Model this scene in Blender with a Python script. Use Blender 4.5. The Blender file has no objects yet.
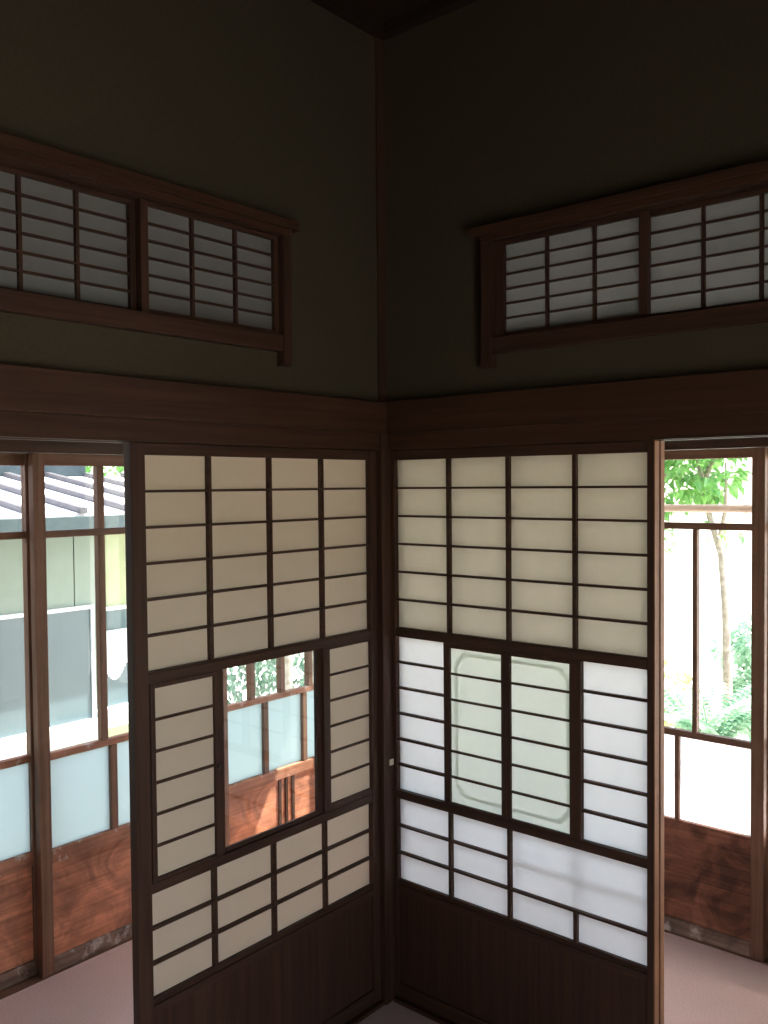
import bpy, bmesh, math, random
from mathutils import Vector, Matrix

S = bpy.context.scene
COL = S.collection

# ------------------------------------------------------------------ materials
def new_mat(name):
    m = bpy.data.materials.new(name)
    m.use_nodes = True
    nt = m.node_tree
    nt.nodes.clear()
    out = nt.nodes.new('ShaderNodeOutputMaterial')
    return m, nt, out

def N(nt, typ, **kw):
    n = nt.nodes.new(typ)
    for k, v in kw.items():
        if k.startswith('_'):
            setattr(n, k[1:], v)
        else:
            key = k.replace('__', ' ')
            n.inputs[key].default_value = v
    return n

def ramp(nt, stops):
    r = nt.nodes.new('ShaderNodeValToRGB')
    el = r.color_ramp.elements
    while len(el) < len(stops):
        el.new(0.5)
    for e, (p, c) in zip(el, stops):
        e.position = p
        e.color = (*c, 1)
    return r

_wood = {}
def wood(kind, axis):
    """grain running along axis 'x', 'y' or 'z'"""
    key = (kind, axis)
    if key in _wood:
        return _wood[key]
    dark, light, rough, blot = {
        'shoji':  ((.042, .021, .014), (.085, .042, .026), .50, 0.0),
        'beam':   ((.044, .0215, .0125), (.084, .040, .024), .45, 0.0),
        'door':   ((.145, .075, .048), (.27, .140, .088), .50, 0.15),
        'kick_lit':   ((.40, .155, .085), (.74, .33, .20), .55, 0.6),  # kick wood brightened, stronger light on the left doors put into the colour
        'kick_shaded': ((.14, .058, .036), (.31, .135, .085), .55, 0.8),  # same kick wood darkened, shade of the backlit right doors put in
        'scuffed': ((.30, .13, .075), (.54, .25, .155), .60, 0.3),
        'pale':   ((.24, .110, .055), (.40, .195, .10), .60, 0.2),  # outside light on the screen edges put into the wood tone
        'worn':   ((.140, .085, .060), (.330, .230, .180), .75, 0.60),
        'ceiling': ((.020, .013, .009), (.040, .026, .018), .60, 0.0),
    }[kind]
    m, nt, out = new_mat('wood_%s_%s' % (kind, axis))
    tc = nt.nodes.new('ShaderNodeTexCoord')
    oi = nt.nodes.new('ShaderNodeObjectInfo')
    ad = nt.nodes.new('ShaderNodeVectorMath'); ad.operation = 'ADD'
    nt.links.new(tc.outputs['Object'], ad.inputs[0])
    nt.links.new(oi.outputs['Random'], ad.inputs[1])
    mp = nt.nodes.new('ShaderNodeMapping')
    sc = {'x': (1.2, 38, 38), 'y': (38, 1.2, 38), 'z': (38, 38, 1.2)}[axis]
    mp.inputs['Scale'].default_value = sc
    nt.links.new(ad.outputs[0], mp.inputs['Vector'])
    n1 = N(nt, 'ShaderNodeTexNoise', Scale=1.6, Detail=6.0, Roughness=.62, Distortion=.35)
    nt.links.new(mp.outputs[0], n1.inputs['Vector'])
    r1 = ramp(nt, [(.30, dark), (.72, light)])
    nt.links.new(n1.outputs[0], r1.inputs[0])
    col = r1.outputs[0]
    if blot > 0:
        n2 = N(nt, 'ShaderNodeTexNoise', Scale=7.5, Detail=4.0, Roughness=.6, Distortion=1.2)
        nt.links.new(tc.outputs['Object'], n2.inputs['Vector'])
        r2 = ramp(nt, [(.35, (.30, .30, .32)), (.62, (1.35, 1.25, 1.2))])
        nt.links.new(n2.outputs[0], r2.inputs[0])
        mx = nt.nodes.new('ShaderNodeMix'); mx.data_type = 'RGBA'; mx.blend_type = 'MULTIPLY'
        mx.inputs[0].default_value = blot
        nt.links.new(col, mx.inputs[6]); nt.links.new(r2.outputs[0], mx.inputs[7])
        col = mx.outputs[2]
    b = N(nt, 'ShaderNodeBsdfPrincipled', Roughness=rough)
    b.inputs['Specular IOR Level'].default_value = .22
    if kind in ('scuffed', 'worn'):
        n3 = N(nt, 'ShaderNodeTexNoise', Scale=16.0, Detail=5.0, Roughness=.65)
        nt.links.new(tc.outputs['Object'], n3.inputs['Vector'])
        r3 = ramp(nt, [(.56, (0, 0, 0)), (.68, (.75, .75, .75))])
        nt.links.new(n3.outputs[0], r3.inputs[0])
        m3 = nt.nodes.new('ShaderNodeMix'); m3.data_type = 'RGBA'
        nt.links.new(r3.outputs[0], m3.inputs[0]); nt.links.new(col, m3.inputs[6])
        m3.inputs[7].default_value = (.72, .62, .56, 1)
        col = m3.outputs[2]
    nt.links.new(col, b.inputs['Base Color'])
    bp = N(nt, 'ShaderNodeBump', Strength=.18, Distance=.002)
    nt.links.new(n1.outputs[0], bp.inputs['Height'])
    nt.links.new(bp.outputs[0], b.inputs['Normal'])
    nt.links.new(b.outputs[0], out.inputs[0])
    _wood[key] = m
    return m

def noise_mat(name, c1, c2, scale, rough=.8, bump=.2, dist=.003, detail=5, spec=.2):
    m, nt, out = new_mat(name)
    tc = nt.nodes.new('ShaderNodeTexCoord')
    n = N(nt, 'ShaderNodeTexNoise', Scale=scale, Detail=float(detail), Roughness=.6)
    nt.links.new(tc.outputs['Object'], n.inputs['Vector'])
    r = ramp(nt, [(.32, c1), (.68, c2)])
    nt.links.new(n.outputs[0], r.inputs[0])
    b = N(nt, 'ShaderNodeBsdfPrincipled', Roughness=rough)
    b.inputs['Specular IOR Level'].default_value = spec
    nt.links.new(r.outputs[0], b.inputs['Base Color'])
    bp = N(nt, 'ShaderNodeBump', Strength=bump, Distance=dist)
    nt.links.new(n.outputs[0], bp.inputs['Height'])
    nt.links.new(bp.outputs[0], b.inputs['Normal'])
    nt.links.new(b.outputs[0], out.inputs[0])
    return m

def paper_mat(name, refl, trans, fac):
    """handmade paper: part reflected, part passed through diffusely"""
    m, nt, out = new_mat(name)
    tc = nt.nodes.new('ShaderNodeTexCoord')
    n = N(nt, 'ShaderNodeTexNoise', Scale=26.0, Detail=6.0, Roughness=.7, Distortion=.6)
    nt.links.new(tc.outputs['Object'], n.inputs['Vector'])
    r = ramp(nt, [(.3, tuple(c * .94 for c in trans)), (.7, trans)])
    nt.links.new(n.outputs[0], r.inputs[0])
    d = nt.nodes.new('ShaderNodeBsdfDiffuse'); d.inputs[0].default_value = (*refl, 1)
    t = nt.nodes.new('ShaderNodeBsdfTranslucent')
    nt.links.new(r.outputs[0], t.inputs[0])
    mx = nt.nodes.new('ShaderNodeMixShader'); mx.inputs[0].default_value = fac
    nt.links.new(d.outputs[0], mx.inputs[1]); nt.links.new(t.outputs[0], mx.inputs[2])
    nt.links.new(mx.outputs[0], out.inputs[0])
    return m

def glass_mat(name, tint, refl=1.0):
    m, nt, out = new_mat(name)
    t = nt.nodes.new('ShaderNodeBsdfTransparent'); t.inputs[0].default_value = (*tint, 1)
    g = nt.nodes.new('ShaderNodeBsdfGlossy'); g.inputs['Roughness'].default_value = 0.01
    f = nt.nodes.new('ShaderNodeFresnel'); f.inputs[0].default_value = 1.5
    ml = nt.nodes.new('ShaderNodeMath'); ml.operation = 'MULTIPLY'; ml.inputs[1].default_value = refl
    ge = nt.nodes.new('ShaderNodeNewGeometry')
    iv = nt.nodes.new('ShaderNodeMath'); iv.operation = 'SUBTRACT'; iv.inputs[0].default_value = 1.0
    nt.links.new(ge.outputs['Backfacing'], iv.inputs[1])
    fm = nt.nodes.new('ShaderNodeMath'); fm.operation = 'MULTIPLY'
    nt.links.new(f.outputs[0], fm.inputs[0]); nt.links.new(iv.outputs[0], fm.inputs[1])
    nt.links.new(fm.outputs[0], ml.inputs[0])
    mx = nt.nodes.new('ShaderNodeMixShader')
    nt.links.new(ml.outputs[0], mx.inputs[0])
    nt.links.new(t.outputs[0], mx.inputs[1]); nt.links.new(g.outputs[0], mx.inputs[2])
    nt.links.new(mx.outputs[0], out.inputs[0])
    return m

def frosted_mat(name, col, clear=.12):
    m, nt, out = new_mat(name)
    t = nt.nodes.new('ShaderNodeBsdfTranslucent'); t.inputs[0].default_value = (*col, 1)
    d = nt.nodes.new('ShaderNodeBsdfDiffuse'); d.inputs[0].default_value = (.75, .78, .80, 1)
    p = nt.nodes.new('ShaderNodeBsdfTransparent'); p.inputs[0].default_value = (*col, 1)
    m1 = nt.nodes.new('ShaderNodeMixShader'); m1.inputs[0].default_value = .10
    nt.links.new(t.outputs[0], m1.inputs[1]); nt.links.new(d.outputs[0], m1.inputs[2])
    m2 = nt.nodes.new('ShaderNodeMixShader'); m2.inputs[0].default_value = clear
    nt.links.new(m1.outputs[0], m2.inputs[1]); nt.links.new(p.outputs[0], m2.inputs[2])
    nt.links.new(m2.outputs[0], out.inputs[0])
    return m

def leaf_mat(name, c1, c2, tr=.45):
    m, nt, out = new_mat(name)
    tc = nt.nodes.new('ShaderNodeTexCoord')
    n = N(nt, 'ShaderNodeTexNoise', Scale=9.0, Detail=3.0)
    nt.links.new(tc.outputs['Object'], n.inputs['Vector'])
    r = ramp(nt, [(.35, c1), (.65, c2)])
    nt.links.new(n.outputs[0], r.inputs[0])
    d = nt.nodes.new('ShaderNodeBsdfDiffuse'); t = nt.nodes.new('ShaderNodeBsdfTranslucent')
    nt.links.new(r.outputs[0], d.inputs[0]); nt.links.new(r.outputs[0], t.inputs[0])
    mx = nt.nodes.new('ShaderNodeMixShader'); mx.inputs[0].default_value = tr
    nt.links.new(d.outputs[0], mx.inputs[1]); nt.links.new(t.outputs[0], mx.inputs[2])
    g = N(nt, 'ShaderNodeBsdfGlossy', Roughness=.35)
    m2 = nt.nodes.new('ShaderNodeMixShader'); m2.inputs[0].default_value = .05
    nt.links.new(mx.outputs[0], m2.inputs[1]); nt.links.new(g.outputs[0], m2.inputs[2])
    nt.links.new(m2.outputs[0], out.inputs[0])
    return m

def metal_mat(name, col, rough):
    m, nt, out = new_mat(name)
    b = N(nt, 'ShaderNodeBsdfPrincipled', Roughness=rough, Metallic=1.0)
    tc = nt.nodes.new('ShaderNodeTexCoord')
    n = N(nt, 'ShaderNodeTexNoise', Scale=60.0, Detail=3.0)
    nt.links.new(tc.outputs['Object'], n.inputs['Vector'])
    r = ramp(nt, [(.3, tuple(c * .7 for c in col)), (.7, col)])
    nt.links.new(n.outputs[0], r.inputs[0]); nt.links.new(r.outputs[0], b.inputs['Base Color'])
    nt.links.new(b.outputs[0], out.inputs[0])
    return m

M = {}
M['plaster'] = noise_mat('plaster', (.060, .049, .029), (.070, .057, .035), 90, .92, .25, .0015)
M['plain_plaster'] = noise_mat('corridor_plaster', (.70, .66, .58), (.76, .72, .64), 60, .9, .2)
M['carpet'] = noise_mat('carpet', (.70, .46, .41), (.90, .65, .59), 240, .97, .6, .004, 3, .05)
M['paper_white'] = paper_mat('paper_white', (.78, .77, .77), (0.790, 0.755, 0.760), .56)
M['paper_aged'] = paper_mat('paper_aged', (.64, .53, .40), (0.590, 0.462, 0.335), .50)
M['paper_old'] = paper_mat('paper_yellowed', (.66, .61, .48), (0.830, 0.780, 0.690), .58)
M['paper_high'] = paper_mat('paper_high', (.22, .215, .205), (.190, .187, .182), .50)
M['glass'] = glass_mat('clear_glass', (.965, .98, .972))
M['glass_green'] = glass_mat('green_glass', (.94, .97, .90))
M['glass_pane'] = glass_mat('viewing_glass', (.95, .975, .97), 1.25)
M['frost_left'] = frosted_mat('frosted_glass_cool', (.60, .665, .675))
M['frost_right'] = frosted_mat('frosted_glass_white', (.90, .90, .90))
M['etched'] = frosted_mat('etched_glass', (.62, .66, .58), .05)
M['latch'] = noise_mat('latch_metal', (.62, .54, .42), (.78, .70, .58), 80, .4, .05)
M['iron'] = metal_mat('dark_iron', (.10, .09, .085), .55)
M['gravel'] = noise_mat('gravel', (.55, .52, .46), (.80, .77, .70), 55, .95, .6, .01)
M['mint'] = noise_mat('mint_siding', (.31, .37, .315), (.335, .395, .34), 12, .75, .05)
M['lime'] = noise_mat('sunlit_siding', (.42, .46, .27), (.46, .50, .31), 10, .75, .05)
M['roof_white'] = noise_mat('roof_sheet', (.78, .77, .80), (.84, .83, .86), 20, .5, .05)
M['seam'] = noise_mat('roof_seam', (.10, .095, .105), (.13, .125, .135), 20, .6, .05)
M['fascia'] = noise_mat('fascia_paint', (.06, .085, .09), (.075, .105, .11), 20, .6, .05)
M['slate'] = noise_mat('slate_wall', (.028, .042, .052), (.04, .055, .064), 8, .7, .05)
M['white_metal'] = noise_mat('white_frame_paint', (.80, .84, .86), (.88, .91, .92), 30, .5, .02)
M['curtain'] = noise_mat('curtain_cloth', (.70, .78, .80), (.82, .88, .90), 14, .9, .1)
M['eave'] = noise_mat('eave_boards', (.12, .085, .06), (.20, .15, .11), 14, .8, .1)
M['concrete'] = noise_mat('concrete', (.30, .29, .27), (.40, .39, .36), 18, .9, .2)
M['bark'] = noise_mat('bark', (.24, .20, .16), (.46, .40, .34), 30, .95, .7, .01)
M['bamboo'] = noise_mat('bamboo_skin', (.56, .43, .36), (.68, .54, .46), 10, .5, .05)
M['leaf_green'] = leaf_mat('leaf_green', (.10, .28, .07), (.26, .50, .14))
M['leaf_dark'] = leaf_mat('leaf_dark', (.05, .17, .08), (.12, .32, .16))
M['leaf_lime'] = leaf_mat('leaf_lime', (.34, .42, .10), (.62, .68, .26))
M['leaf_hedge'] = leaf_mat('leaf_hedge', (.10, .20, .13), (.24, .38, .27))
M['leaf_pale'] = leaf_mat('leaf_pale', (.22, .42, .28), (.55, .70, .55))
m, nt, out = new_mat('dark_window')
b = N(nt, 'ShaderNodeBsdfPrincipled', Roughness=.08)
tc = nt.nodes.new('ShaderNodeTexCoord'); n_ = N(nt, 'ShaderNodeTexNoise', Scale=1.5, Detail=2.0)
nt.links.new(tc.outputs['Object'], n_.inputs['Vector'])
r_ = ramp(nt, [(.3, (.075, .115, .13)), (.7, (.10, .145, .16))]); nt.links.new(n_.outputs[0], r_.inputs[0])
nt.links.new(r_.outputs[0], b.inputs['Base Color']); nt.links.new(b.outputs[0], out.inputs[0])
M['dark_window'] = m

# ------------------------------------------------------------------ mesh helpers
def RMAP(u, w, z): return Vector((u, -w, z))        # wall to the right of the corner, w into the room
def LMAP(u, w, z): return Vector((w, -u, z))        # wall to the left of the corner
def XYZ(x, y, z): return Vector((x, y, z))

class MB:
    def __init__(self, fmap=XYZ):
        self.bm = bmesh.new(); self.f = fmap
    def box(self, a0, a1, b0, b1, c0, c1, bev=0.0):
        tb = bmesh.new()
        vs = [tb.verts.new(self.f(a, b, c)) for a in (a0, a1) for b in (b0, b1) for c in (c0, c1)]
        for q in ((0, 1, 3, 2), (4, 6, 7, 5), (0, 4, 5, 1), (2, 3, 7, 6), (0, 2, 6, 4), (1, 5, 7, 3)):
            tb.faces.new([vs[i] for i in q])
        bmesh.ops.recalc_face_normals(tb, faces=tb.faces)
        if bev > 0:
            bmesh.ops.bevel(tb, geom=list(tb.edges), offset=bev, segments=2, profile=.5, affect='EDGES')
        me = bpy.data.meshes.new('tmp'); tb.to_mesh(me); tb.free()
        self.bm.from_mesh(me); bpy.data.meshes.remove(me)
        return self
    def poly(self, pts):
        self.bm.faces.new([self.bm.verts.new(self.f(*p)) for p in pts]); return self
    def prism(self, pts, dz):
        """pts: list of (a,b,c); dz: extrusion vector in mapped space"""
        b = [self.f(*p) for p in pts]; d = self.f(*dz) - self.f(0, 0, 0)
        v0 = [self.bm.verts.new(p) for p in b]; v1 = [self.bm.verts.new(p + d) for p in b]
        n = len(b)
        fs = [self.bm.faces.new(v0), self.bm.faces.new(v1)]
        for i in range(n):
            fs.append(self.bm.faces.new((v0[i], v0[(i + 1) % n], v1[(i + 1) % n], v1[i])))
        bmesh.ops.recalc_face_normals(self.bm, faces=fs)
        return self
    def tube(self, path, radii, seg=10, bulge=None):
        path = [self.f(*p) if not isinstance(p, Vector) else p for p in path]
        rings = []
        for i, p in enumerate(path):
            d = (path[min(i + 1, len(path) - 1)] - path[max(i - 1, 0)]).normalized()
            s = d.orthogonal().normalized() if abs(d.z) > .9 else d.cross(Vector((0, 0, 1))).normalized()
            t = d.cross(s)
            r = radii[i] if isinstance(radii, (list, tuple)) else radii
            rings.append([self.bm.verts.new(p + (s * math.cos(a) + t * math.sin(a)) * r)
                          for a in (2 * math.pi * k / seg for k in range(seg))])
        fs = []
        for A, B in zip(rings, rings[1:]):
            for k in range(seg):
                fs.append(self.bm.faces.new((A[k], A[(k + 1) % seg], B[(k + 1) % seg], B[k])))
        fs.append(self.bm.faces.new(rings[0])); fs.append(self.bm.faces.new(rings[-1]))
        for f in fs[:-2]: f.smooth = True
        bmesh.ops.recalc_face_normals(self.bm, faces=fs)
        return self
    def leaf(self, p, d, n, L, W, fold=.25):
        d = d.normalized(); s = d.cross(n)
        if s.length < 1e-4: s = d.orthogonal()
        s.normalize(); up = s.cross(d)
        b = self.bm
        a = b.verts.new(p); c = b.verts.new(p + d * L * .5 - up * L * .06); t = b.verts.new(p + d * L - up * L * .22)
        l = b.verts.new(p + d * L * .42 + s * W * .5 + up * W * fold)
        r = b.verts.new(p + d * L * .42 - s * W * .5 + up * W * fold)
        b.faces.new((a, c, l)); b.faces.new((l, c, t)); b.faces.new((a, r, c)); b.faces.new((c, r, t))
    def build(self, name, mat, parent=None, origin=None):
        me = bpy.data.meshes.new(name)
        o = bpy.data.objects.new(name, me)
        COL.objects.link(o)
        if parent is not None:
            # roots are unrotated: subtract the chain of locations
            off = Vector((0, 0, 0)); q = parent
            while q is not None:
                off += q.location; q = q.parent
            o.parent = parent
        else:
            off = Vector(origin) if origin is not None else Vector((0, 0, 0))
            o.location = off
        bmesh.ops.translate(self.bm, verts=self.bm.verts, vec=-off)
        self.bm.to_mesh(me); self.bm.free()
        me.materials.append(mat)
        return o

def tag(o, label=None, cat=None, group=None, kind=None):
    if label: o['label'] = label
    if cat: o['category'] = cat
    if group: o['group'] = group
    if kind: o['kind'] = kind
    return o

def empty(name, loc, label, cat, group=None, kind='thing'):
    o = bpy.data.objects.new(name, None); COL.objects.link(o)
    o.location = loc; o.empty_display_size = .1
    return tag(o, label, cat, group, kind)

def struct(mb, name, mat, label=None, cat=None):
    return tag(mb.build(name, mat), label, cat, None, 'structure')

def hax(fmap): return 'x' if fmap is RMAP else 'y'

# ------------------------------------------------------------------ shoji
TOP, UB, BT, BB = 1.7000, 1.1818, .6445, .3875       # paper limits
MR, LR = 1.1530, .6715                                # mid rail underside, lower rail top

def lattice(fmap, u0, u1, z0, z1, us, zs, w0, w1, bv=.0105, bh=.0065, skip=None):
    mb = MB(fmap)
    for u in us:
        mb.box(u - bv / 2, u + bv / 2, w0, w1, z0, z1)
    for z in zs:
        a, b = (u0, u1)
        mb.box(a, b, w0, w1 - .0008, z - bh / 2, z + bh / 2)
    return mb

def rows(z0, z1, n): return [z0 + (z1 - z0) * k / n for k in range(1, n)]

def paper(fmap, u0, u1, z0, z1, w): return MB(fmap).poly([(u0, w, z0), (u1, w, z0), (u1, w, z1), (u0, w, z1)])

def insert(root, fmap, u0, u1, p0, p1, pm, ptop, pbot, w0, label, pull_u=None):
    """little sliding paper screen inside a big one; p0,p1 are the limits of its paper"""
    A = hax(fmap)
    w1 = w0 + .011
    f = MB(fmap)
    f.box(u0, p0, w0, w1, LR + .0005, MR - .0005, .001).box(p1, u1, w0, w1, LR + .0005, MR - .0005, .001)
    f.box(p0 - .001, p1 + .001, w0, w1, ptop, MR - .0005, .001).box(p0 - .001, p1 + .001, w0, w1, LR + .0005, pbot, .001)
    fr = f.build('sliding_insert', wood('shoji', 'z'), root)
    tag(fr, label)
    lattice(fmap, p0, p1, pbot, ptop, [], rows(pbot, ptop, 6), w0 + .002, w1 - .002).build('lattice', wood('shoji', A), fr)
    paper(fmap, p0 - .004, p1 + .004, pbot - .003, ptop + .003, w0 + .0018).build('paper', pm, fr)
    if pull_u is not None:
        k = MB(fmap)
        k.tube([(pull_u, w1 - .001, .905), (pull_u, w1 + .004, .905)], [.008, .0065], 12)
        k.build('finger_pull', M['iron'], fr)
    return fr

def shoji(fmap, label, u0, u1, p0, p1, us, w1, thick, group, style):
    """u0..u1 outer width, p0..p1 paper width, us upright bars, w1 front of the frame"""
    A = hax(fmap)
    WZ, WH = wood('shoji', 'z'), wood('shoji', A)
    w0 = w1 - thick
    root = empty('shoji_screen', fmap((u0 + u1) / 2, (w0 + w1) / 2, .014), label, 'shoji screen', group)
    for a, b in ((u0, p0), (p1, u1)):
        lit_edge = style != 'open' and a == p1
        st = MB(fmap).box(a, b - (.003 if lit_edge else 0), w0, w1, .014, 1.7285, .0015).build('stile', WZ, root)
        if lit_edge:
            tag(MB(fmap).box(b - .003, b, w0 + .0005, w1 - .0005, .0145, 1.728, .0006).build('lit_edge', wood('pale', 'z'), st), 'pale worn edge facing the opening, daylight put into its colour')  # thin strip carries the daylit edge brightness in its colour
    lw0, lw1 = w1 - .017, w1 - .003
    pw = lw0 - .0006
    MB(fmap).box(p0, p1, w0 + .001, w1 - .001, TOP, 1.7280, .0012).build('top_rail', WH, root)
    MB(fmap).box(p0, p1, w0 + .001, w1 - .001, MR, UB - .004, .0012).box(p0, p1, w0 + .003, w1 - .005, UB - .004, UB).build('middle_rail', WH, root)
    MB(fmap).box(p0, p1, w0 + .001, w1 - .001, BT + .003, LR, .0012).box(p0, p1, w0 + .003, w1 - .005, BT, BT + .003).build('lower_rail', WH, root)
    MB(fmap).box(p0, p1, w0 + .001, w1 - .006, BB - .014, BB).box(p0, p1, w0 + .001, w1 - .001, BB - .034, BB - .014, .0012).build('waist_rail', WH, root)
    MB(fmap).box(p0, p1, w0 + .001, w1 - .001, .0145, .058, .0012).build('bottom_rail', WH, root)
    sk = MB(fmap); n = 3
    for k in range(n):
        a = p0 + (p1 - p0) * k / n; b = p0 + (p1 - p0) * (k + 1) / n
        sk.box(a + .0004, b - .0004, w1 - .016, w1 - .008, .056, BB - .033, .0006)
    sk.build('skirt_panel', WZ, root)
    lattice(fmap, p0, p1, UB, TOP, us, rows(UB, TOP, 6), lw0, lw1).build('upper_lattice', WH, root)
    um = M['paper_aged'] if style == 'open' else M['paper_old']
    up = paper(fmap, p0 - .003, p1 + .003, UB - .003, TOP + .003, pw).build('upper_paper', um, root)
    if style == 'open':
        # middle: viewing glass with both small screens pushed to the sides
        for a, b in ((.262, .306), (.648, .6605)):
            MB(fmap).box(a, b, w0 + .001, w1 - .013, LR, MR, .001).build('mullion', WZ, root)
        gp = MB(fmap).box(.3055, .6485, w0 + .006, w0 + .009, LR + .001, MR - .001)
        tag(gp.build('viewing_pane', M['glass_pane'], root), 'clear viewing pane between the small paper screens')
        MB(fmap).box(.306, .648, w0 + .010, w1 - .010, LR, LR + .012, .001).build('pane_bead', WH, root)
        pm = M['paper_aged']
        insert(root, fmap, .0802, .2885, .0822, .2612, pm, 1.1455, .6905, w1 - .0125, 'small paper screen beside the corner')
        insert(root, fmap, .6605, .8785, .6855, .8655, pm, 1.1405, .6800, w1 - .0125, 'small paper screen beside the open bay', .673)
        lattice(fmap, p0, p1, BB, BT, us, rows(BB, BT, 3), lw0, lw1).build('bottom_lattice', WH, root)
        paper(fmap, p0 - .003, p1 + .003, BB - .003, BT + .003, pw).build('bottom_paper', pm, root)
    elif style == 'closed':
        pm = M['paper_white']
        c1, c4 = .2175, .6710
        for a, b in ((c1, c1 + .016), (c4 - .016, c4)):
            MB(fmap).box(a, b, w0 + .001, w1 - .013, LR, MR, .001).build('mullion', WZ, root)
        for (a, b, nm) in ((p0, c1, 'side_lattice'), (c4, p1, 'side_lattice')):
            lattice(fmap, a, b, LR, MR, [], rows(LR, MR, 6), lw0, lw1).build(nm, WH, root)
            paper(fmap, a - .003, b + .003, LR - .002, MR + .002, pw).build('side_paper', pm, root)
        g0, g1 = c1 + .016, c4 - .016
        gw = w1 - .0172
        MB(fmap).box(g0, g1, gw, gw + .003, LR + .001, MR - .001).build('etched_pane', M['glass_green'], root)
        # chamfered etched line on the pane
        e = MB(fmap)
        def ring(ins):
            a, b, c, d = g0 + ins, g1 - ins, LR + ins + .006, MR - ins - .004
            k = .030
            return [(a + k, c), (b - k, c), (b, c + k), (b, d - k), (b - k, d), (a + k, d), (a, d - k), (a, c + k)]
        r1, r2 = ring(.020), ring(.031)
        for i in range(8):
            j = (i + 1) % 8
            e.poly([(r1[i][0], gw + .0036, r1[i][1]), (r1[j][0], gw + .0036, r1[j][1]), (r2[j][0], gw + .0036, r2[j][1]), (r2[i][0], gw + .0036, r2[i][1])])
        e.build('etched_border', M['etched'], root)
        insert(root, fmap, c1 + .001, .4340, .2405, .4205, pm, 1.1395, .6775, w1 - .0125, 'small paper screen slid shut over the glass')
        insert(root, fmap, .4345, c4 - .001, .4505, .6365, pm, 1.1405, .6775, w1 - .0125, 'small paper screen slid shut over the glass')
        # bottom: two cells' bars are gone and one big sheet is pasted over them
        zs = rows(BB, BT, 3)
        lb = MB(fmap)
        lb.box(us[0] - .005, us[0] + .005, lw0, lw1, BB, BT).box(us[1] - .005, us[1] + .005, lw0, lw1, BB, BT)
        lb.box(us[2] - .005, us[2] + .005, lw0, lw1, BB, zs[0])
        lb.box(p0, p1, lw0, lw1 - .0008, zs[0] - .0032, zs[0] + .0032)
        lb.box(p0, us[1], lw0, lw1 - .0008, zs[1] - .0032, zs[1] + .0032)
        lb.build('bottom_lattice', WH, root)
        tag(paper(fmap, p0 - .003, p1 + .003, BB - .003, BT + .003, pw).build('bottom_paper', pm, root), 'white paper with one large undivided patch')
    else:
        # screen standing behind: paper above, clear glass below
        MB(fmap).box(p0, p1, w0 + .008, w0 + .011, LR, MR).build('middle_pane', M['glass'], root)
        lattice(fmap, p0, p1, BB, BT, us, rows(BB, BT, 3), lw0, lw1, .0055, .0035).build('bottom_lattice', WH, root)
        MB(fmap).box(p0, p1, w0 + .004, w0 + .007, BB, BT).build('bottom_pane', M['glass'], root)
    return root

shoji(LMAP, 'beige paper shoji left of the corner, small screens slid apart to show a glass pane',
      .0485, .925, .0800, .8840, [.2830, .4838, .6900], .003, .027, 'paper screens at the room corner', 'open')
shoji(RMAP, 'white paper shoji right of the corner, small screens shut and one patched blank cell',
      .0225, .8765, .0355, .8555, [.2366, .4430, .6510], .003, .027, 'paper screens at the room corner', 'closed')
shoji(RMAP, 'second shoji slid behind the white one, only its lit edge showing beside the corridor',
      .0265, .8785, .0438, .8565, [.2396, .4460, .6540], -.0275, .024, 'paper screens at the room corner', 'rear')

# ------------------------------------------------------------------ room shell
ROOM = 2.73
struct(MB().box(-.945, ROOM, -ROOM, .945, -.06, 0), 'floor', M['carpet'], 'pinkish carpet running through the room and corridor', 'floor')
CEIL = 2.99
cb = MB()
for k in range(9):
    cb.box(-.06 + k * .31, -.06 + (k + 1) * .31 - .002, -ROOM, .06, CEIL + .03, CEIL + .05)
cb.box(-.06, ROOM, -ROOM, .06, CEIL + .05, CEIL + .09)
struct(cb, 'ceiling', wood('ceiling', 'y'), 'dark boarded ceiling', 'ceiling')
cw = MB().box(.0, ROOM, -.035, 0, CEIL - .005, CEIL + .03).box(0, .035, -ROOM, -.035, CEIL - .005, CEIL + .03)
struct(cw, 'trim_1', wood('ceiling', 'x'), 'dark cornice strip under the ceiling', 'trim')

# ranma (transom) window sizes along the wall
RU0, RU1, RZ0, RZ1 = .440, 1.355, 2.005, 2.312
for fmap, nm, side in ((LMAP, 'wall_left', 'left'), (RMAP, 'wall_right', 'right')):
    mb = MB(fmap)
    lo = 0 if fmap is RMAP else .0
    mb.box(-.06, RU0, -.06, 0, 1.80, CEIL + .03)
    mb.box(RU1, ROOM, -.06, 0, 1.80, CEIL + .03)
    mb.box(RU0, RU1, -.06, 0, 1.80, RZ0)
    mb.box(RU0, RU1, -.06, 0, RZ1, CEIL + .03)
    mb.box(1.86, ROOM, -.06, 0, 0, 1.80)
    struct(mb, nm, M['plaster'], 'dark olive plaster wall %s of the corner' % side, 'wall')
struct(MB().box(ROOM, ROOM + .06, -ROOM, -2.2, 0, CEIL + .09).box(ROOM, ROOM + .06, -1.3, .06, 0, CEIL + .09).box(ROOM, ROOM + .06, -2.2, -1.3, 1.78, CEIL + .09), 'wall_back', M['plaster'], 'plaster wall behind the viewer, opening added to light the room', 'wall')  # unseen wall; its opening is added to let daylight into the room
struct(MB().box(-.06, ROOM + .06, -ROOM - .06, -ROOM, 0, CEIL + .09), 'wall_front', M['plaster'], 'plaster wall facing the white screens', 'wall')

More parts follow.
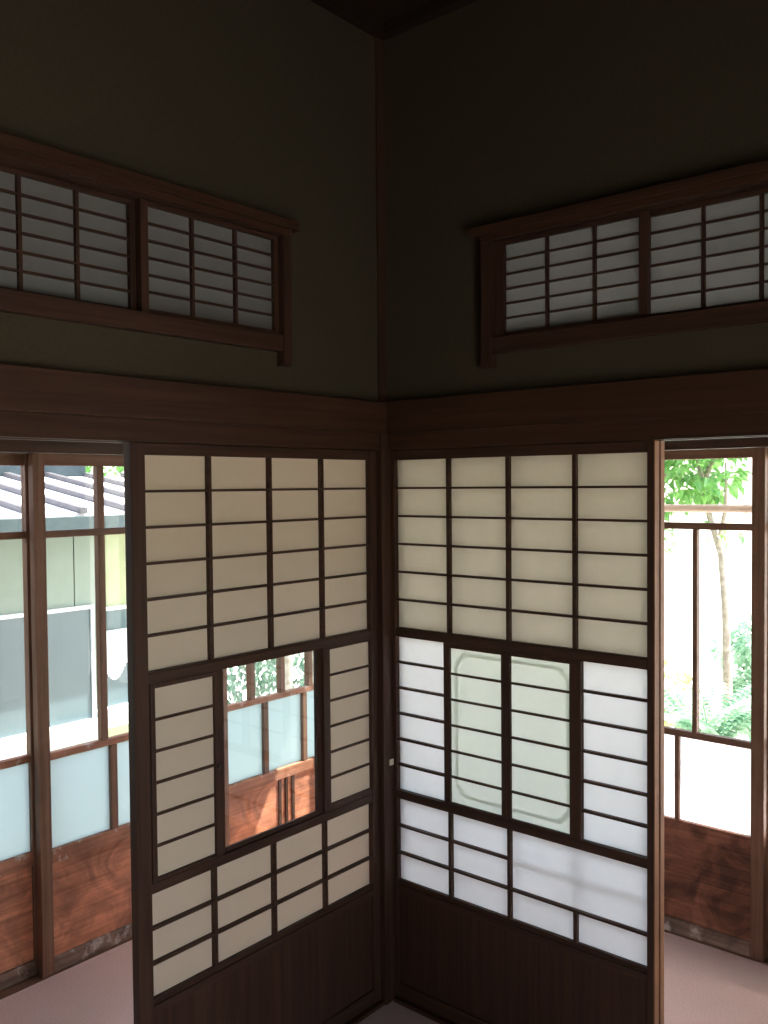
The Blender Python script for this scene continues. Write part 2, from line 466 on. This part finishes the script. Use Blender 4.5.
# corner post, slim strip above, nageshi rails, lintels and thresholds
post = struct(MB().box(-.08, .022, -.048, .08, 0, 1.80, .002), 'trim_2', wood('shoji', 'z'), 'dark square post in the room corner', 'post')
tag(MB().box(.0215, .0255, -.022, -.004, .750, .768, .0008).build('latch_plate', M['latch'], post), 'tiny pale latch plate')
struct(MB().box(0, .007, -.036, 0, 1.87, CEIL, .001), 'trim_3', wood('shoji', 'z'), 'slim dark strip up the wall corner', 'trim')
struct(MB(LMAP).box(.0, ROOM, 0, .030, 1.783, 1.877, .002), 'trim_4', wood('beam', 'y'), 'brown rail beam along the left wall', 'beam')
struct(MB(RMAP).box(.030, ROOM, 0, .030, 1.781, 1.879, .002), 'trim_5', wood('beam', 'x'), 'brown rail beam along the right wall', 'beam')
for i, fmap in ((6, LMAP), (7, RMAP)):
    k = MB(fmap)
    st = .048 if fmap is LMAP else .026
    k.box(st, 1.86, .006, .016, 1.7295, 1.783, .001).box(st, 1.86, -.0265, .006, 1.736, 1.80).box(st, 1.86, -.056, -.030, 1.736, 1.80)
    k.box(st, 1.86, -.030, -.0265, 1.7295, 1.783).box(st, 1.86, -.072, -.056, 1.7295, 1.80, .001)
    k.box(st, 1.86, -.06, .0, 1.76, 1.80)
    struct(k, 'trim_%d' % i, wood('beam', hax(fmap)), 'grooved lintel over the %s screens' % ('left' if fmap is LMAP else 'right'), 'lintel')
    t = MB(fmap).box(st, 1.82, -.070, .016, 0, .012, .001)
    struct(t, 'trim_%d' % (i + 2), wood('beam', hax(fmap)), 'wooden sill track under the %s screens' % ('left' if fmap is LMAP else 'right'), 'sill')
    p = MB(fmap).box(1.82, 1.90, -.075, .020, 0, 1.783, .002)
    struct(p, 'trim_%d' % (i + 4), wood('beam', 'z'), 'square post at the far end of the %s opening' % ('left' if fmap is LMAP else 'right'), 'post')

# ------------------------------------------------------------------ ranma windows
def ranma(fmap, idx, side):
    A = hax(fmap); WH, WZ = wood('shoji', A), wood('shoji', 'z')
    d = {'left': (.4010, .4260, .4553, .8710, .8920, .8785, .9045), 'right': (.3500, .3775, .4110, .8380, .8590, .8400, .8530)}[side]
    hd, j0, j1, sA, eA, sB, pB = d
    e0, e1 = 1.34, 1.37
    root = empty('window_%d' % idx, fmap((j0 + e1) / 2, 0, 1.95), 'high paper-screened transom frame on the %s wall' % side, 'window', None, 'structure')
    h = MB(fmap)
    h.box(hd, e1 + .025, .0005, .042, 2.316, 2.341, .002).box(j0, e1, .0005, .034, 2.300, 2.316, .001)
    h.build('header', wood('beam', A), root)
    for a, b in ((j0, j1), (e0, e1)):
        MB(fmap).box(a, b, .0005, .030, 1.949, 2.300, .0015).build('jamb', WZ, root)
    MB(fmap).box(j1, e0, -.05, .026, 1.987, 2.031, .0015).build('sill', WH, root)
    MB(fmap).box(j1, e0, -.05, .020, 2.297, 2.300).build('track', WH, root)
    MB(fmap).box(j1 - .012, j1, -.05, .0, 2.031, 2.297).box(e0, e0 + .012, -.05, 0, 2.031, 2.297).build('lining', WZ, root)
    pt, pb = 2.2855, 2.0435
    def leafscreen(label, a, b, pa, pbx, us, w1):
        w0 = w1 - .022
        r = empty('transom_screen', fmap((a + b) / 2, (w0 + w1) / 2, 2.0315), label, 'transom screen', 'small paper screens high on the walls')
        for q0, q1 in ((a, pa), (pbx, b)):
            MB(fmap).box(q0, q1, w0, w1, 2.0315, 2.2965, .001).build('stile', WZ, r)
        MB(fmap).box(pa, pbx, w0 + .001, w1 - .001, pt, 2.296, .001).build('top_rail', WH, r)
        MB(fmap).box(pa, pbx, w0 + .001, w1 - .001, 2.032, pb, .001).build('bottom_rail', WH, r)
        lattice(fmap, pa, pbx, pb, pt, us, rows(pb, pt, 6), w1 - .013, w1 - .003, .0085, .0050).build('lattice', WH, r)
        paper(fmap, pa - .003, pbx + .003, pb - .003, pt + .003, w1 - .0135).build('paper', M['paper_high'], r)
    if side == 'left':
        leafscreen('high transom screen on left wall, nearer the room corner', j1 + .001, eA, .4710, sA, [.6018, .7393], .012)
        leafscreen('high transom screen on left wall, cut off by the photo edge', sB, e0 - .001, pB, 1.318, [1.0380, 1.1720], -.0125)
    else:
        leafscreen('high transom screen on right wall, nearer the room corner', j1 + .001, eA, .4430, sA, [.5755, .7148], .012)
        leafscreen('high transom screen on right wall, cut off by the photo edge', sB, e0 - .001, pB, 1.318, [.9880, 1.1230, 1.235], -.0125)
ranma(LMAP, 1, 'left')
ranma(RMAP, 2, 'right')

# ------------------------------------------------------------------ corridor (engawa) shell
EC = 2.42
ce = MB().box(-1.03, -.06, -ROOM, 1.03, EC, EC + .03).box(-.06, ROOM, .06, 1.03, EC, EC + .03)
struct(ce, 'ceiling_corridor', wood('ceiling', 'y'), 'low dark ceiling of the glazed corridor', 'ceiling')
DI = .948            # room-side face of the inner glass doors
for fmap, side, i in ((LMAP, 'left', 12), (RMAP, 'right', 13)):
    cc = -1.03 if fmap is LMAP else -.93
    wl = MB(fmap).box(cc, ROOM, -1.025, -.955, 1.80, EC)
    struct(wl, 'wall_corridor_%s' % side, M['plain_plaster'], 'plaster band above the %s glass doors' % side, 'wall')
    t = MB(fmap).box(-.90, ROOM, -1.03, -.935, 1.739, 1.80, .001)
    struct(t, 'trim_%d' % i, wood('shoji', hax(fmap)), 'wooden lintel over the %s glass doors' % side, 'lintel')
    t = MB(fmap).box(-.90, ROOM, -1.04, -.9455, -.12, .004)
    struct(t, 'trim_%d' % (i + 2), wood('door', hax(fmap)), 'wooden sill under the %s glass doors' % side, 'sill')
    t = MB(fmap).box(-.90, ROOM, -1.0, -.95, -.5, -.12)
    struct(t, 'foundation_%s' % side, M['concrete'], 'low concrete footing under the %s corridor' % side, 'footing')
struct(MB().box(-1.04, -.90, .90, 1.04, -.5, EC, .002), 'trim_16', wood('door', 'z'), 'corner post of the glazed corridor', 'post')
struct(MB().box(-1.03, -.06, -ROOM - .06, -ROOM, 0, EC), 'wall_corridor_end', M['plain_plaster'], 'end wall of the left corridor', 'wall')
struct(MB().box(ROOM, ROOM + .06, .06, 1.03, 0, EC), 'wall_corridor_far', M['plain_plaster'], 'end wall of the right corridor', 'wall')

def glass_door(fmap, label, i0, i1, s0, s1, outer, top_us, mid_us, low_us, frost, battens=()):
    """i0..i1 glazed width, s0/s1 stile widths on either side"""
    A = hax(fmap); WZ, WH, KH = wood('door', 'z'), wood('door', A), wood('kick_lit' if fmap is LMAP else 'kick_shaded', A)
    hw = .0130 if fmap is LMAP else .0085
    w1 = -DI - (.036 if outer else 0)
    w0 = w1 - .031
    root = empty('sliding_glass_door', fmap((i0 + i1) / 2, (w0 + w1) / 2, .005), label, 'glass door', 'wooden glass doors of the corridor')
    Z = dict(b0=.005, b1=.055, k1=.372, l0=.372, l1=.418, m0=.718, m1=.742, u0=1.458, u1=1.482, t0=1.697 if fmap is LMAP else 1.704, t1=1.738)
    for a, b in ((i0 - s0, i0), (i1, i1 + s1)):
        MB(fmap).box(a, b, w0, w1, .005, 1.7375, .002).build('stile', WZ, root)
    for nm, a, b, mt in (('bottom_rail', 'b0', 'b1', wood('worn', A)), ('waist_rail', 'l0', 'l1', wood('scuffed' if fmap is LMAP else 'kick_shaded', A)), ('middle_rail', 'm0', 'm1', wood('scuffed', A) if fmap is LMAP else WH), ('upper_rail', 'u0', 'u1', WH), ('top_rail', 't0', 't1', WH)):
        ins = .0 if nm in ('waist_rail', 'bottom_rail') else .003
        MB(fmap).box(i0, i1, w0 + .001, w1 - .001 - ins, Z[a], Z[b] - (.0006 if nm == 'top_rail' else 0), .003).build(nm, mt, root)
    kp = MB(fmap)
    n = 4
    for k in range(n):
        z0 = Z['b1'] + (Z['k1'] - Z['b1']) * k / n; z1 = Z['b1'] + (Z['k1'] - Z['b1']) * (k + 1) / n
        kp.box(i0, i1, w0 + .010, w1 - .010, z0 + .0004, z1 - .0004, .0008)
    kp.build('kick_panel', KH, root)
    for u in battens:
        MB(fmap).box(u - .008, u + .008, w1 - .010, w1 - .003, Z['b1'] + .12, Z['k1'] - .002, .001).build('batten', wood('shoji', 'z'), root)
    def bay(us, a, b, mat, nm):
        for u in us:
            MB(fmap).box(u - hw, u + hw, w0 + .001, w1 - .002, Z[a], Z[b], .002).build('muntin', WZ, root)
        ed = [i0] + sorted(us) + [i1]
        for e0, e1 in zip(ed, ed[1:]):
            a0 = e0 + (hw if e0 != i0 else 0); a1 = e1 - (hw if e1 != i1 else 0)
            MB(fmap).box(a0, a1, w0 + .010, w0 + .013, Z[a], Z[b]).build(nm, mat, root)
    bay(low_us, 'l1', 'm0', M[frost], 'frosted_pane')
    bay(mid_us, 'm1', 'u0', M['glass'], 'glass_pane')
    bay(top_us, 'u1', 't0', M['glass'], 'glass_pane')
    return root

def div(a, b, n): return [a + (b - a) * k / n for k in range(1, n)]
# left corridor, from the photo edge towards the corner
glass_door(LMAP, 'leftmost glass door, cut off by the photo edge', .662, 1.355, .045, .040, True, [.765], div(.662, 1.355, 4), div(.662, 1.355, 3), 'frost_left')
glass_door(LMAP, 'glass door just left of the beige shoji, its muntins before the neighbouring house', -.100, .613, .040, .042, False, [.406], [.068, .237, .406], [.372, .140], 'frost_left')
glass_door(LMAP, 'glass door seen through the viewing pane of the beige shoji', -.800, -.122, .020, .040, True, [-.446], [-.305, -.473, -.640], [-.377, -.603], 'frost_left', (-.452, -.490, -.529))
glass_door(LMAP, 'glass door of the left corridor beyond the photo edge', 1.400, 2.075, .040, .040, False, [], div(1.400, 2.075, 4), div(1.400, 2.075, 3), 'frost_left')
# right corridor
glass_door(RMAP, 'glass door right of the white shoji, garden showing through it', .022, .801, .040, .043, False, [.412], [.217, .412, .607], [.282, .543], 'frost_right')
glass_door(RMAP, 'glass door at the right photo edge behind the stile', .848, 1.627, .040, .040, True, [1.238], div(.848, 1.627, 4), div(.848, 1.627, 3), 'frost_right')
glass_door(RMAP, 'glass door of the right corridor hidden behind the white shoji', -.800, -.020, .040, .040, True, [-.41], div(-.800, -.020, 4), div(-.800, -.020, 3), 'frost_right')
glass_door(RMAP, 'glass door of the right corridor beyond the photo edge', 1.672, 2.45, .040, .040, False, [2.06], div(1.672, 2.45, 4), div(1.672, 2.45, 3), 'frost_right')
for fmap, a, i in ((LMAP, 2.115, 17), (RMAP, 2.49, 18)):
    struct(MB(fmap).box(a, ROOM, -1.02, -.95, 0, 1.74), 'wall_corridor_fill_%s' % ('left' if i == 17 else 'right'), M['plain_plaster'], 'blank stretch of the %s corridor wall' % ('left' if i == 17 else 'right'), 'wall')
struct(MB(LMAP).box(-.90, -.8205, -1.02, -.95, 0, 1.739), 'trim_19', wood('door', 'z'), 'filler strip beside the corridor corner post', 'trim')
struct(MB(RMAP).box(-.90, -.8405, -1.02, -.95, 0, 1.739), 'trim_20', wood('door', 'z'), 'filler strip by the corridor corner post, garden side', 'trim')

# unseen eaves, depth stepped to steer the sun, and the house roof
ev = MB()
ev.prism([(-1.0, -3.6, 2.50), (-1.55, -3.6, 2.38), (-1.55, -3.6, 2.43), (-1.0, -3.6, 2.56)], (0, 5.5, 0))
ev.prism([(-1.55, 1.0, 2.50), (-1.55, 1.50, 2.39), (-1.55, 1.50, 2.44), (-1.55, 1.0, 2.56)], (2.0, 0, 0))  # kept shallow so a hidden sun patch reaches the corridor carpet
ev.prism([(.45, 1.0, 2.50), (.45, 1.95, 2.31), (.45, 1.95, 2.36), (.45, 1.0, 2.56)], (3.15, 0, 0))  # made deeper to keep the sun off the visible corridor floor
ev.box(-1.0, -.061, -3.6, 1.0, 2.50, 2.56)
ev.box(-.061, 3.6, .061, 1.0, 2.50, 2.56)
ev.box(-.4, 3.4, -3.4, .5, 3.10, 3.16)
struct(ev, 'roof_eave', M['eave'], 'unseen board eave above the corridor, depth stepped to steer the sun', 'eave')

# ------------------------------------------------------------------ outside
gd = MB().box(-30, 30, -20, 40, -.60, -.50)
struct(gd, 'garden_ground', M['gravel'], 'pale sunlit gravel ground of the garden', 'ground')

# neighbouring house across the gap on the left
hb = empty('neighbouring_house', (-3.6, -2.2, -.5), 'mint green house with a white seamed roof outside the left doors', 'house')
wl = MB()
y = -6.0
while y < .80:
    wl.box(-3.0, -2.9, y + .002, min(y + .60, .82) - .002, -.5, 1.42); y += .603
wl.box(-3.1, -2.95, -6, 1.3, -.5, 1.42)
wl.build('siding_wall', M['mint'], hb)
w2 = MB().box(-3.0, -2.9, .823, 1.50, -.5, 1.42)
tag(w2.build('sunlit_wall', M['lime'], hb), 'yellow green wall panel, sunlight put into its colour')  # brighter lit stretch of the siding, its sunlight put into the colour
def house_window(y0, y1, z0, z1, curtain):
    f = MB()
    f.box(-2.92, -2.88, y0, y1, z1, z1 + .022).box(-2.92, -2.88, y0, y0 + .018, z0, z1).box(-2.92, -2.88, y1 - .018, y1, z0, z1)
    f.box(-2.92, -2.84, y0 - .02, y1 + .02, z0 - .05, z0).box(-2.92, -2.86, y0 - .02, y1 + .02, z0 - .12, z0 - .055)
    fo = f.build('window_frame', M['white_metal'], hb)
    MB().box(-2.905, -2.895, y0 + .018, y1 - .018, z0, z1).build('pane', M['dark_window'], fo)
    if curtain:
        c = MB(); pts = 44
        for k in range(pts):
            a = y0 + .05 + (y1 - y0 - .12) * k / pts; b = y0 + .05 + (y1 - y0 - .12) * (k + 1) / pts
            zl = .56 - .09 * math.sin(k * .23 + .6)
            c.box(-2.893 + .004 * math.sin(k * .55), -2.888 + .004 * math.sin(k * .55), a, b, zl, z1 - .12)
        c.build('curtain', M['curtain'], fo)
house_window(-1.6, .745, .270, .915, False)
house_window(.775, 1.42, .315, .890, True)
rf = MB()
# low lean-to roof rising away from us
ez, ridge_x, rz = 1.455, -4.05, 1.672
rf.prism([(-2.62, -6, ez), (ridge_x, -6, rz), (ridge_x, -6, rz + .03), (-2.62, -6, ez + .03)], (0, 7.90, 0))
ro = rf.build('roof', M['roof_white'], hb)
sl = (rz - ez) / (ridge_x + 2.62)
y = -5.8
while y < 1.85:
    q = MB()
    q.prism([(-2.60, y, ez + .028), (ridge_x, y, rz + .03), (ridge_x, y, rz + .06), (-2.60, y, ez + .060)], (0, .045, 0))
    if y > -2.2:
        q.build('roof_seam', M['seam'], ro)
    else:
        q.bm.free()
    y += .30
MB().box(-2.66, -2.60, -6, 1.88, 1.385, 1.468, .004).build('fascia', M['fascia'], hb)
MB().box(-2.90, -2.66, -6, 1.85, 1.40, 1.42).build('soffit', M['fascia'], hb)
MB().box(-4.6, -4.06, -6, 1.42, -.5, 2.3).build('upper_wall', M['slate'], hb)

rnd = random.Random(4)
def rv():
    while True:
        v = Vector((rnd.uniform(-1, 1), rnd.uniform(-1, 1), rnd.uniform(-1, 1)))
        if .05 < v.length < 1: return v

def leafy(blobs, n, L, W, mat, name, parent):
    mb = MB()
    tot = sum(b[1][0] * b[1][1] * b[1][2] for b in blobs)
    for c, r in blobs:
        k = max(6, int(n * r[0] * r[1] * r[2] / tot))
        for _ in range(k):
            v = rv(); v = v.normalized() * (v.length ** .55)
            p = Vector(c) + Vector((v.x * r[0], v.y * r[1], v.z * r[2]))
            d = (v + rv() * .8 + Vector((0, 0, -.25)))
            s = rnd.uniform(.65, 1.25)
            mb.leaf(p, d, Vector((0, 0, 1)) + rv() * .7, L * s, W * s)
    return mb.build(name, mat, parent)

def shrub(loc, blobs, n, L, W, mat, label, cat='shrub', group='garden shrubs'):
    r = empty('garden_shrub', loc, label, cat, group)
    leafy(blobs, n, L, W, mat, 'foliage', r)
    st = MB()
    x, y, z = loc
    for c, rad in blobs:
        st.tube([(x, y, z), ((x + c[0]) / 2 + .03, (y + c[1]) / 2, (z + c[2]) / 2), c], [.016, .012, .005], 6)
    st.build('stem', M['bark'], r)
    return r

def tree(loc, path, rads, branches, blobs, n, L, W, mat, label, group='garden trees'):
    r = empty('garden_tree', loc, label, 'tree', group)
    t = MB(); t.tube(path, rads, 10); t.build('trunk', M['bark'], r)
    for p in branches:
        b = MB(); b.tube(p, [.020, .014, .006][:len(p)], 7); b.build('branch', M['bark'], r)
    leafy(blobs, n, L, W, mat, 'crown', r)
    return r

# garden on the right
tree((-.22, 3.7, -.5), [(-.22, 3.7, -.5), (-.24, 3.7, .3), (-.255, 3.7, .80), (-.285, 3.7, 1.15), (-.36, 3.7, 1.40), (-.50, 3.7, 2.1)], [.036, .030, .024, .021, .020, .016],
     [[(-.30, 3.7, 1.22), (-.24, 3.66, 1.45), (-.22, 3.6, 1.75)], [(-.40, 3.7, 1.60), (-.62, 3.65, 1.68), (-.90, 3.6, 1.60)], [(-.40, 3.7, 1.62), (-.30, 3.8, 1.95), (-.15, 3.8, 2.2)]],
     [((-.70, 3.6, 1.66), (.45, .35, .22)), ((-.34, 3.6, 1.72), (.22, .3, .22)), ((-.50, 3.7, 2.1), (.55, .5, .35)), ((-.27, 3.7, 1.30), (.10, .1, .07)), ((-.74, 3.6, 1.22), (.14, .2, .20)), ((-1.3, 3.8, 1.9), (.6, .5, .5))],
     3600, .085, .055, M['leaf_green'], 'slender curved garden tree seen at the top of the right glass door')
shrub((-.62, 3.5, -.5), [((-.66, 3.5, .14), (.30, .28, .30)), ((-.75, 3.6, -.15), (.4, .35, .35)), ((-.45, 3.5, .05), (.2, .2, .2))], 1300, .06, .03, M['leaf_lime'], 'yellow green bush low in the right glass door')
shrub((.0, 4.3, -.5), [((-.20, 4.3, .52), (.20, .2, .16)), ((-.40, 4.3, .42), (.14, .14, .07)), ((-.1, 4.3, .1), (.3, .25, .3))], 1300, .09, .05, M['leaf_pale'], 'pale green bush rising by the stile of the right glass door')
# fern with arching fronds
fr = empty('garden_fern', (-.06, 2.9, -.5), 'arching broad fern at the bottom of the right glass door', 'fern', 'garden shrubs')
MB().tube([(-.06, 2.9, -.5), (-.06, 2.9, .14)], [.06, .045], 9).build('stem', M['bark'], fr)
for k in range(15):
    a = 2 * math.pi * k / 15 + rnd.uniform(-.15, .15)
    Lf = rnd.uniform(.40, .56); el = rnd.uniform(.55, 1.15)
    mb = MB(); pts = []
    for i in range(9):
        t = i / 8
        hx = Lf * t * math.cos(el * .6); hz = Lf * (math.sin(el) * t - .75 * t * t * .55)
        pts.append(Vector((-.06 + math.cos(a) * hx, 2.9 + math.sin(a) * hx, .12 + .16 * t + hz)))
    mb.tube(pts, [.006] * 5 + [.004] * 4, 5)
    side = Vector((-math.sin(a), math.cos(a), 0))
    for i in range(1, 9):
        for q in range(2):
            p = pts[i - 1].lerp(pts[i], q * .5)
            ln = .15 * (1 - ((i / 8) - .35) ** 2 * 1.6)
            d = (pts[i] - pts[i - 1]).normalized()
            for sg in (1, -1):
                mb.leaf(p, side * sg + d * .55 + Vector((0, 0, -.12)), Vector((0, 0, 1)), max(.05, ln), .05, .1)
    mb.build('frond', M['leaf_pale'], fr)
# garden corner seen through the viewing pane
tree((-3.0, 2.35, -.5), [(-3.0, 2.35, -.5), (-2.98, 2.37, .4), (-3.02, 2.36, 1.5), (-3.0, 2.3, 2.4)], [.055, .05, .045, .035],
     [[(-3.02, 2.36, 1.5), (-2.9, 2.30, 1.8), (-2.7, 2.25, 2.0)]], [((-2.85, 2.25, 2.35), (.42, .34, .5))], 700, .09, .05, M['leaf_green'], 'pale tree trunk seen past the viewing pane, by the house')
tree((-3.2, 2.95, -.5), [(-3.2, 2.95, -.5), (-3.22, 2.93, .4), (-3.2, 2.97, 1.5), (-3.25, 3.0, 2.4)], [.06, .055, .05, .035],
     [[(-3.2, 2.97, 1.5), (-3.4, 3.2, 1.8), (-3.5, 3.3, 2.0)]], [((-3.35, 3.25, 2.35), (.5, .42, .5))], 700, .09, .05, M['leaf_green'], 'second garden tree, behind the trunk by the house end')
shrub((-4.3, 3.4, -.5), [((-4.2, 3.7, .25), (.7, .6, .65)), ((-4.6, 3.1, .3), (.6, .55, .7)), ((-4.1, 4.3, .1), (.5, .5, .6))], 4200, .075, .04, M['leaf_hedge'], 'pale hedge bush behind the trunks in the viewing pane')
# greenery above the neighbouring roof
tree((-5.3, 2.75, -.5), [(-5.3, 2.75, -.5), (-5.28, 2.7, .8), (-5.3, 2.6, 2.0)], [.08, .07, .05],
     [[(-5.28, 2.7, .8), (-5.1, 2.5, 1.3), (-5.0, 2.4, 1.7)]], [((-5.3, 2.6, 1.9), (.8, .65, .55))], 1300, .10, .055, M['leaf_green'], 'leafy tree showing past the end of the white roof')

# bamboo pole outside the right doors, hung from the eave
bp = empty('bamboo_pole', (.4, 1.5, 1.516), 'pale bamboo pole hanging across the right glass door', 'pole')
pp = MB(); pts = []; rr = []
x = -1.2
while x < 2.81:
    pts += [(x - .012, 1.5, 1.516), (x, 1.5, 1.516), (x + .012, 1.5, 1.516)]
    rr += [.0165, .0188, .0165]; x += .36
pp.tube(pts, rr, 14); pp.build('culm', M['bamboo'], bp)
for x in (-.9, 2.4):
    h = MB().tube([(x, 1.5, 2.42), (x, 1.5, 1.60), (x, 1.53, 1.535), (x, 1.52, 1.492), (x, 1.49, 1.488), (x, 1.472, 1.51)], .005, 6)
    h.build('hanger', M['iron'], bp)

# ------------------------------------------------------------------ light
W = bpy.data.worlds.new('World'); S.world = W; W.use_nodes = True
wn = W.node_tree; wn.nodes.clear()
wo = wn.nodes.new('ShaderNodeOutputWorld'); bg = wn.nodes.new('ShaderNodeBackground')
sk = wn.nodes.new('ShaderNodeTexSky'); sk.sky_type = 'NISHITA'; sk.sun_disc = False
to_sun = Vector((.30, .55, 1.0)).normalized()
sk.sun_elevation = math.asin(to_sun.z); sk.sun_rotation = math.atan2(to_sun.x, to_sun.y)
sk.air_density = 1.0; sk.dust_density = 1.2; sk.ozone_density = 1.0
bg.inputs[1].default_value = .42
hz = wn.nodes.new('ShaderNodeMix'); hz.data_type = 'RGBA'
hz.inputs[0].default_value = .55
hz.inputs[7].default_value = (2.3, 2.15, 1.95, 1)      # summer haze
wn.links.new(sk.outputs[0], hz.inputs[6]); wn.links.new(hz.outputs[2], bg.inputs[0]); wn.links.new(bg.outputs[0], wo.inputs[0])
sun = bpy.data.lights.new('sun', 'SUN'); sun.energy = 5.5; sun.angle = math.radians(.6); sun.color = (1, .95, .87)
so = bpy.data.objects.new('sun', sun); COL.objects.link(so)
so.rotation_euler = to_sun.to_track_quat('Z', 'Y').to_euler(); so.location = (0, 8, 12)

# ------------------------------------------------------------------ camera
f, yaw, pit, rol = 893.44, math.radians(130.3702), math.radians(-1.73646), math.radians(-.503548)
F = Vector((math.cos(pit) * math.cos(yaw), math.cos(pit) * math.sin(yaw), math.sin(pit)))
R0 = Vector((math.sin(yaw), -math.cos(yaw), 0)); U0 = R0.cross(F)
R = R0 * math.cos(rol) + U0 * math.sin(rol); V = -R0 * math.sin(rol) + U0 * math.cos(rol)
cam = bpy.data.cameras.new('camera'); co = bpy.data.objects.new('camera', cam); COL.objects.link(co)
cam.sensor_fit = 'VERTICAL'; cam.sensor_height = 36.0; cam.lens = f / 1024 * 36.0
cam.clip_start = .02; cam.clip_end = 200
mw = Matrix(((R.x, V.x, -F.x, 1.80068), (R.y, V.y, -F.y, -2.12912), (R.z, V.z, -F.z, 1.62385), (0, 0, 0, 1)))
co.matrix_world = mw
S.camera = co

S.view_settings.view_transform = 'Standard'; S.view_settings.look = 'None'
S.view_settings.gamma = 1.0; S.view_settings.use_curve_mapping = False
S.view_settings.exposure = 1.85
c = S.cycles
c.use_denoising = True
c.max_bounces = 14; c.diffuse_bounces = 8; c.glossy_bounces = 4; c.transmission_bounces = 8; c.transparent_max_bounces = 16
c.sample_clamp_indirect = 6.0
c.caustics_reflective = False; c.caustics_refractive = False
